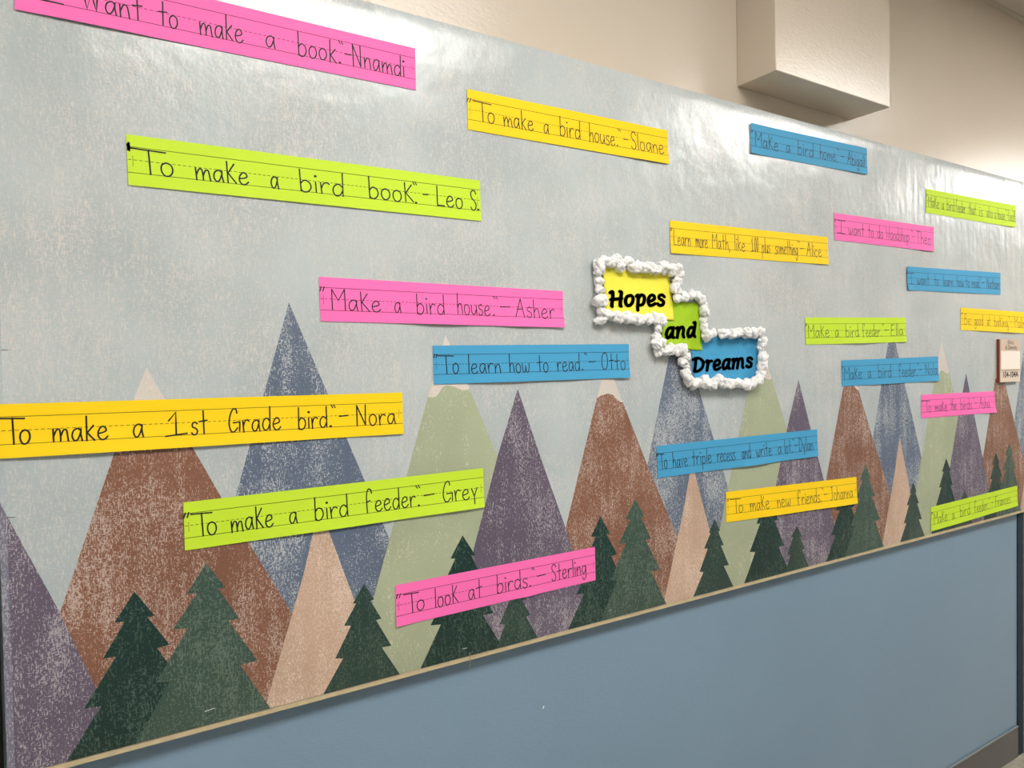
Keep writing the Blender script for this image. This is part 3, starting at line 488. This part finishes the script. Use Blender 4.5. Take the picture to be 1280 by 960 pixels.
def write(st, words, seed, pen):
    pen = max(pen, 0.0017)*1.12
    rnd = random.Random(seed); vs, fs = [], []
    VB, VC = 0.747, 0.510                     # baseline and capital height as fractions of the strip
    def stroke(kind, pts, map2, w=pen):
        if kind == 'D':
            u, v = map2(*pts[0]); r = w*0.42
            P = [(u+math.cos(a)*r/st.L*0.8, v+math.sin(a)*r/st.H*0.8) for a in [i*math.pi/3 for i in range(7)]]
            ribbon(st, P, w, vs, fs); ribbon(st, [(u-r/st.L, v), (u+r/st.L, v)], w*1.5, vs, fs); return
        if kind == 'S': pts = crom(pts)
        ribbon(st, dense([map2(*p) for p in pts], st), w, vs, fs)
    for it in words:
        wd, a, b = it[0], it[1], it[2]
        if wd == '=':                          # capital T with a long bar; third value is its stem
            s = it[3]; y = VB-VC*0.93
            stroke('L', [(a, y-0.01), (b, y+0.005)], lambda x, v: (x, v))
            stroke('L', [(s, y-0.01), (s+0.003, VB)], lambda x, v: (x, v)); continue
        if wd == '`':
            for k in (0.25, 0.95): stroke('L', [(a+(b-a)*k, VB-VC*1.03), (a+(b-a)*(k-0.35), VB-VC*0.84)], lambda x, v: (x, v))
            continue
        if wd == '"':
            for k in (0.05, 0.6): stroke('L', [(a+(b-a)*k, VB-VC*1.0), (a+(b-a)*(k+0.4), VB-VC*0.87)], lambda x, v: (x, v), pen*0.85)
            continue
        if wd == '#':                          # quotation mark scribbled over until solid
            for k in range(7): stroke('L', [(a+(b-a)*rnd.uniform(.2, .9), VB-VC*(1.15-.03*k)), (a+(b-a)*rnd.uniform(.2, .9), VB-VC*(0.84+.03*k))], lambda x, v: (x, v), pen*1.2)
            continue
        if wd == '-': stroke('L', [(a, VB-VC*0.47), (b, VB-VC*0.49)], lambda x, v: (x, v)); continue
        if wd == '.':
            stroke('D', [((a+b)/2, VB-VC*0.04)], lambda x, v: (x, v)); continue
        gap = 0.11
        W = sum(G[c][0] for c in wd)+gap*(len(wd)-1)
        k = (b-a)/W; x = 0.0; drift = rnd.uniform(-.02, .03)
        for c in wd:
            gw, sts = G[c]; jy = rnd.uniform(-.025, .03); sl = rnd.uniform(-.02, .03); hs = rnd.uniform(.94, 1.03)
            for kind, pts in sts:
                stroke(kind, pts, lambda px, py: (a+k*(x+px+sl*py), VB-VC*(py*hs+jy+drift)))
            x += gw+gap
    return vs, fs
STRIP_INFO = {
 'nnam': ('pink strip highest on the left, its top cut off by the frame', [(0.15, .15, .003)], [], .0019),
 'leo': ('long lime strip below the topmost pink strip at upper left', [(0.5, .5, .0012)], [], .0021),
 'sloane': ('topmost yellow strip, tilted down right, near the top edge of the board', [(0.9, .15, .0035), (0.5, .3, .001)], [], .0018),
 'abi': ('blue strip near the top edge under the boxed in duct', [(0.95, .15, .0035), (0., .1, .003)], [(0., .1, .003)], .0014),
 'leob': ('lime strip at the upper right corner of the board with the most crowded writing', [(0.95, .1, .003)], [], .0013),
 'alice': ('yellow strip about maths, upper right of the cotton edged title', [(0.97, .1, .003), (0.04, .08, .003)], [], .0016),
 'theo': ('pink strip at upper right, left below the crowded lime strip', [(0.93, .12, .004)], [], .0013),
 'nath': ('blue strip at right about learning to read, below the upper pink strip', [(0.5, .2, .002), (0., .05, .004)], [(0., .05, .004)], .0013),
 'asher': ('pink strip in the middle left, above the blue strip about reading', [(0.45, .12, .005), (0.8, .1, .004), (1., .08, .005)], [], .0016),
 'otto': ('blue strip left of the title, partly hiding a printed snow cap', [(0.35, .18, .004), (0.97, .1, .005), (0.65, .12, .003)], [], .0018),
 'nora': ('long yellow strip at the left edge over the nearest brown mountain', [(0.25, .2, .0045), (0.55, .2, .003), (.97, .1, .002)], [], .0021),
 'grey': ('lime strip at lower left, tilted up over brown and blue mountains', [(0.45, .2, .004), (0.9, .2, .004)], [], .0020),
 'ster': ('lowest pink strip, tilted up over dark pines near the lower edge', [(0.62, .05, .003), (0., .06, .002)], [], .0015),
 'dylan': ('blue strip right below the title, over a blue mountain', [(0.55, .14, .006), (0.95, .15, .003)], [], .0014),
 'joh': ('yellow strip below the lower blue strip, over purple and brown mountains', [(0.85, .2, .005), (0.4, .2, .003)], [], .0013),
 'ella': ('lime strip right of the title, above a blue mountain tip', [(0.5, .15, .005), (0.98, .06, .004)], [], .0013),
 'nola': ('blue strip covering a blue mountain tip, below a level lime strip', [(0.4, .14, .004), (0.95, .15, .004)], [], .0012),
 'asha': ('small pink strip at lower right, left below the room sign', [(0.97, .08, .006)], [], .0012),
 'malin': ('yellow strip at the right end, directly above the room sign', [(0.6, .15, .006), (.3, .1, .002)], [], .0012),
 'fran': ('lime strip at the lower right corner touching the board edge', [(0.3, .3, .003), (0.9, .1, .003)], [], .0011)}
COLS = {'pink': 'pink', 'yellow': 'yellow', 'green': 'lime', 'blue': 'azure'}
for idx, (key, dat) in enumerate(STRIPS.items()):
    label, lifts, tops, pen = STRIP_INFO[key]; st = Strip(dat['quad'], lifts, tops); ck = COLS[dat['color']]
    t = thing('sentence_strip', label, 'paper strip', (st.o.x, 0, st.o.y), 'handwritten sentence strips on the mural')
    nu, nv = 48, 6; vs, fs = [], []
    for side in (0, 1):
        for i in range(nu+1):
            for j in range(nv+1): vs.append(st.at(i/nu, j/nv, 0.0 if side == 0 else -0.0004))
    ix = lambda s_, i, j: s_*(nu+1)*(nv+1)+i*(nv+1)+j
    for i in range(nu):
        for j in range(nv):
            fs.append((ix(0, i, j), ix(0, i, j+1), ix(0, i+1, j+1), ix(0, i+1, j)))
            fs.append((ix(1, i, j), ix(1, i+1, j), ix(1, i+1, j+1), ix(1, i, j+1)))
        fs.append((ix(0, i, 0), ix(0, i+1, 0), ix(1, i+1, 0), ix(1, i, 0))); fs.append((ix(0, i, nv), ix(1, i, nv), ix(1, i+1, nv), ix(0, i+1, nv)))
    for j in range(nv):
        fs.append((ix(0, 0, j), ix(1, 0, j), ix(1, 0, j+1), ix(0, 0, j+1))); fs.append((ix(0, nu, j), ix(0, nu, j+1), ix(1, nu, j+1), ix(1, nu, j)))
    link('card', mesh('card', vs, fs), M[ck], t)
    # printed rules: two solid lines, a dashed middle line, a short tick near each end
    vs, fs = [], []
    for v in (0.237, 0.747): ribbon(st, [(0.001+0.998*i/60, v) for i in range(61)], 0.0009, vs, fs, 0.00012)
    n = int(st.L/0.0075)
    for i in range(n): ribbon(st, [((i+.15)/n, .492), ((i+.70)/n, .492)], 0.0009, vs, fs, 0.00012)
    for u in (0.012, 0.988): ribbon(st, [(u, .41), (u, .62)], 0.0006, vs, fs, 0.00012)
    link('ruled_lines', mesh('ruled_lines', vs, fs), M['rule_'+ck], t)
    vs, fs = write(st, dat['words'], idx+11, pen)
    link('handwriting', mesh('handwriting', vs, fs), M['ink'], t)

# ---------------------------------------------------------------- cotton edged title
CY = 1.208
def near(x, z, h): k = (CY-h)/CY; return x*k, 1.5+(z-1.5)*k      # measured on the wall plane, moved out to standoff h
ti = thing('title_sign', 'three overlapping coloured papers reading Hopes and Dreams, edged with white cotton', 'sign', (1.25, 0, 1.58))
def sheet(name, quad, y0, mat, label, seed):
    quad = [near(p[0], p[1], y0) for p in quad]; q = [Vector((p[0]-1.25, p[1]-1.58)) for p in quad]; n = 22; vs, fs = [], []
    for side in (0, 1):
        for i in range(n+1):
            for j in range(n+1):
                u, v = i/n, j/n; p = (q[0]*(1-u)+q[1]*u)*(1-v)+(q[3]*(1-u)+q[2]*u)*v
                w = 0.0007*noise.noise(Vector((p.x*22, p.y*22, seed)))+0.0003*noise.noise(Vector((p.x*60, p.y*60, seed)))
                vs.append((p.x, -y0-w+side*0.0003, p.y))
    k = (n+1)**2; ix = lambda s_, i, j: s_*k+i*(n+1)+j
    for i in range(n):
        for j in range(n):
            fs.append((ix(0, i, j), ix(0, i, j+1), ix(0, i+1, j+1), ix(0, i+1, j))); fs.append((ix(1, i, j), ix(1, i+1, j), ix(1, i+1, j+1), ix(1, i, j+1)))
        fs.append((ix(0, i, 0), ix(0, i+1, 0), ix(1, i+1, 0), ix(1, i, 0))); fs.append((ix(0, i, n), ix(1, i, n), ix(1, i+1, n), ix(0, i+1, n)))
        fs.append((ix(0, 0, i), ix(1, 0, i), ix(1, 0, i+1), ix(0, 0, i+1))); fs.append((ix(0, n, i), ix(0, n, i+1), ix(1, n, i+1), ix(1, n, i)))
    o = link(name, mesh(name, vs, fs, True), M[mat], ti); o['label'] = label; return o
c_blue = sheet('paper_sheet', [(1.2742, 1.5675), (1.5233, 1.5678), (1.5235, 1.4603), (1.2834, 1.456)], 0.0020, 'ocean', 'blue sheet reading Dreams', 1.0)
c_green = sheet('paper_sheet', [(1.1862, 1.6503), (1.3026, 1.6488), (1.3148, 1.5349), (1.1794, 1.5405)], 0.0042, 'grass', 'green sheet reading and', 2.0)
c_yel = sheet('paper_sheet', [(1.0073, 1.7189), (1.2052, 1.7164), (1.2217, 1.6055), (1.0122, 1.6088)], 0.0064, 'lemon', 'yellow sheet reading Hopes', 3.0)
# bold brush lettering: an oval nib swept along each stroke; cap height 1
B = {
'H': (.98, [('S', [(.06,.90),(.22,.96),(.24,.60),(.18,.12),(.20,.03)]), ('S', [(.72,.98),(.84,.90),(.78,.50),(.76,.12),(.82,.04)]), ('S', [(.10,.46),(.45,.49),(.86,.53)])]),
'o': (.78, [('S', [(.42,.72),(.20,.62),(.12,.34),(.22,.10),(.42,.08),(.60,.28),(.64,.54),(.50,.72),(.34,.68)])]),
'p': (.80, [('S', [(.08,.66),(.20,.74),(.22,.40),(.18,-.05),(.20,-.24)]), ('S', [(.22,.52),(.40,.74),(.62,.68),(.66,.42),(.52,.12),(.26,.08)])]),
'e': (.72, [('S', [(.14,.36),(.36,.36),(.56,.48),(.54,.68),(.36,.74),(.18,.60),(.12,.34),(.20,.10),(.40,.06),(.62,.18)])]),
's': (.64, [('S', [(.56,.62),(.42,.74),(.20,.70),(.18,.52),(.36,.42),(.52,.28),(.44,.08),(.22,.05),(.08,.16)])]),
'a': (.80, [('S', [(.62,.62),(.44,.74),(.22,.60),(.12,.30),(.20,.06),(.38,.12),(.56,.40)]), ('S', [(.66,.74),(.60,.40),(.58,.12),(.70,.06)])]),
'n': (.84, [('S', [(.08,.66),(.20,.72),(.20,.40),(.14,.04)]), ('S', [(.20,.40),(.36,.68),(.56,.74),(.64,.56),(.60,.24),(.66,.05)])]),
'd': (.84, [('S', [(.60,.60),(.40,.72),(.20,.56),(.12,.28),(.20,.06),(.40,.12),(.58,.42)]), ('S', [(.60,1.02),(.72,1.0),(.66,.60),(.60,.20),(.70,.05)])]),
'r': (.60, [('S', [(.08,.66),(.22,.74),(.22,.40),(.16,.04)]), ('S', [(.22,.42),(.34,.66),(.54,.70)])]),
'm': (1.22, [('S', [(.08,.66),(.20,.72),(.20,.40),(.14,.04)]), ('S', [(.20,.40),(.36,.68),(.54,.70),(.58,.44),(.52,.04)]), ('S', [(.58,.44),(.74,.70),(.94,.70),(.98,.44),(.96,.16),(1.04,.05)])]),
'D': (.98, [('S', [(.26,.94),(.24,.50),(.16,.06)]), ('S', [(.04,.88),(.30,.97),(.62,.90),(.84,.66),(.80,.32),(.52,.08),(.18,.05)])]),
}
def hull(P):
    P = sorted(set(P))
    def half(P):
        h = []
        for p in P:
            while len(h) > 1 and (h[-1][0]-h[-2][0])*(p[1]-h[-2][1])-(h[-1][1]-h[-2][1])*(p[0]-h[-2][0]) <= 0: h.pop()
            h.append(p)
        return h
    a, b = half(P), half(P[::-1]); return a[:-1]+b[:-1]
def bold(word, x0, z0, x1, z1, cap, y, parent, gap=0.02):
    (x0, z0), (x1, z1) = near(x0, z0, y), near(x1, z1, y)
    W = sum(B[c][0] for c in word)+gap*(len(word)-1); L_ = math.hypot(x1-x0, z1-z0); ca, sa = (x1-x0)/L_, (z1-z0)/L_
    k = L_/W; rx, rz = 0.0054, 0.0037; vs, fs = [], []; x = 0
    for c in word:
        for kind, pts in B[c][1]:
            pl = crom(pts, 5); Q = []
            for px, py in pl:
                sx, sy = (x+px+0.04*py)*k, py*cap; Q.append((x0+sx*ca-sy*sa*0.3-1.25, z0+sx*sa+sy-1.58))
            for p, q in zip(Q, Q[1:]):
                pts2 = [(round(c_[0]+rx*math.cos(t)*1.0, 6), round(c_[1]+rz*math.sin(t), 6)) for c_ in (p, q) for t in [i*math.pi/7 for i in range(14)]]
                hp = hull(pts2); b0 = len(vs); vs += [(h[0], -y, h[1]) for h in hp]; fs.append(tuple(range(b0, b0+len(hp))))
        x += B[c][0]+gap
    o = link('lettering', mesh('lettering', vs, fs), M['bold_ink'], parent); return o
bold('Hopes', 1.0228, 1.6279+.003, 1.1924, 1.6364+.002, .0345, 0.0076, c_yel)
bold('and', 1.1899, 1.5601+.002, 1.2955, 1.5646+.002, .0345, 0.0054, c_green)
bold('Dreams', 1.2796, 1.4792+.003, 1.4989, 1.489+.002, .0345, 0.0032, c_blue)
# cotton balls glued round the papers
variants = []
for s in range(8):
    bm = bmesh.new(); bmesh.ops.create_icosphere(bm, subdivisions=4, radius=1.0)
    for v in bm.verts:
        d = v.co.normalized()
        n = noise.noise(d*1.3+Vector((s*7, 0, 0)))*0.40-abs(noise.noise(d*1.9+Vector((0, s*5, 2))))*0.34+noise.noise(d*5+Vector((s, 1, 0)))*0.05+noise.noise(d*14+Vector((s, 1, 4)))*0.02
        v.co = d*(1.10+n)
    me = bpy.data.meshes.new('cotton_ball'); bm.to_mesh(me); bm.free(); me.materials.append(M['cotton'])
    for p in me.polygons: p.use_smooth = True
    variants.append(me)
rnd = random.Random(5)
COTTON = [near(x, z, 0.0135)+(r,) for x, z, r in COTTON]
for i, (x, z, r) in enumerate(COTTON):
    o = link('cotton_ball', variants[i % 8], None, ti)
    k = rnd.uniform(1.0, 1.15)
    o.scale = (r*k*1.15, r*1.05, r*k); o.rotation_euler = (rnd.uniform(-.5, .5), rnd.uniform(0, 6.28), rnd.uniform(-.5, .5))
    o.location = (x-1.25, -0.0016-r*1.13, z-1.58)
    if i % 2 == 0:                       # pulled wisps that fill the joins
        o = link('cotton_ball', variants[(i*3+1) % 8], None, ti); nx = COTTON[(i+1) % len(COTTON)]
        if math.hypot(nx[0]-x, nx[1]-z) < 0.035:
            o.location = ((x+nx[0])/2-1.25+rnd.uniform(-.003, .003), -0.004-r*0.75, (z+nx[1])/2-1.58+rnd.uniform(-.004, .004))
        else: o.location = (x-1.25+rnd.uniform(-.004, .004), -0.004-r*0.75, z-1.58+rnd.uniform(-.005, .005))
        s_ = r*rnd.uniform(.6, .8); o.scale = (s_*1.2, s_, s_); o.rotation_euler = (rnd.uniform(0, 3), rnd.uniform(0, 6), rnd.uniform(0, 3))

for o in ti.children:                    # press every ball's back gently against the paper, never through it
    if o.name.startswith('cotton_ball'):
        m3 = o.rotation_euler.to_matrix() @ Matrix.Diagonal(o.scale)
        top = max(m3[1][0]*v.co.x+m3[1][1]*v.co.y+m3[1][2]*v.co.z for v in o.data.vertices)
        o.location.y = min(o.location.y, -0.0008-top)

# ---------------------------------------------------------------- room sign over the mural
SX0, SX1, SZ0, SZ1 = 2.805, 2.957, 1.4195, 1.5735
sg = thing('room_sign', 'square room sign with cream face and reddish wooden edge at the right end', 'sign', (SX0, -0.001, SZ0))
def spart(name, lo, hi, mt, bv=0.0004): return box(name, (lo[0]-SX0, lo[1], lo[2]-SZ0), (hi[0]-SX0, hi[1], hi[2]-SZ0), mt, sg, bv)
spart('backing', (SX0, -0.0085, SZ0), (SX1, 0, SZ1), M['wood'])
spart('face_plate', (SX0+0.002, -0.0115, SZ0+0.001), (SX1, -0.0087, SZ1-0.001), M['plate'])
top = spart('title_label', (SX0+0.004, -0.0125, 1.5325), (SX1-0.003, -0.0117, SZ1-0.002), M['plate2'])
ins = spart('insert_card', (SX0+0.006, -0.0128, 1.466), (SX1-0.003, -0.0117, 1.531), M['paper'])
spart('insert_lip', (SX0+0.006, -0.0140, 1.4625), (SX1-0.003, -0.0117, 1.4655), M['plate2'])
def text(body, size, x, z, y, mat, parent, offset=0.0, sx=1.0):
    cu = bpy.data.curves.new('lettering', 'FONT'); cu.body = body; cu.size = size; cu.align_x = 'CENTER'; cu.align_y = 'CENTER'; cu.offset = offset
    t = bpy.data.objects.new('tmp', cu); C.objects.link(t)
    me = bpy.data.meshes.new_from_object(t.evaluated_get(bpy.context.evaluated_depsgraph_get())); bpy.data.objects.remove(t)
    me.transform(Matrix.Translation((x-SX0, y, z-SZ0)) @ Matrix.Rotation(math.pi/2, 4, 'X') @ Matrix.Diagonal((sx, 1, 1, 1)))
    o = link('lettering', me, mat, parent); return o
xm = (SX0+SX1)/2
text('Ethics', 0.021, xm, 1.5620, -0.0128, M['ink'], top, 0.0, 0.95); text('& Diversity', 0.021, xm+.004, 1.5435, -0.0128, M['ink'], top, 0.0, 0.95)
text('104-104A', 0.029, xm, 1.446, -0.0118, M['bold_ink'], sg, 0.0007, 1.05)
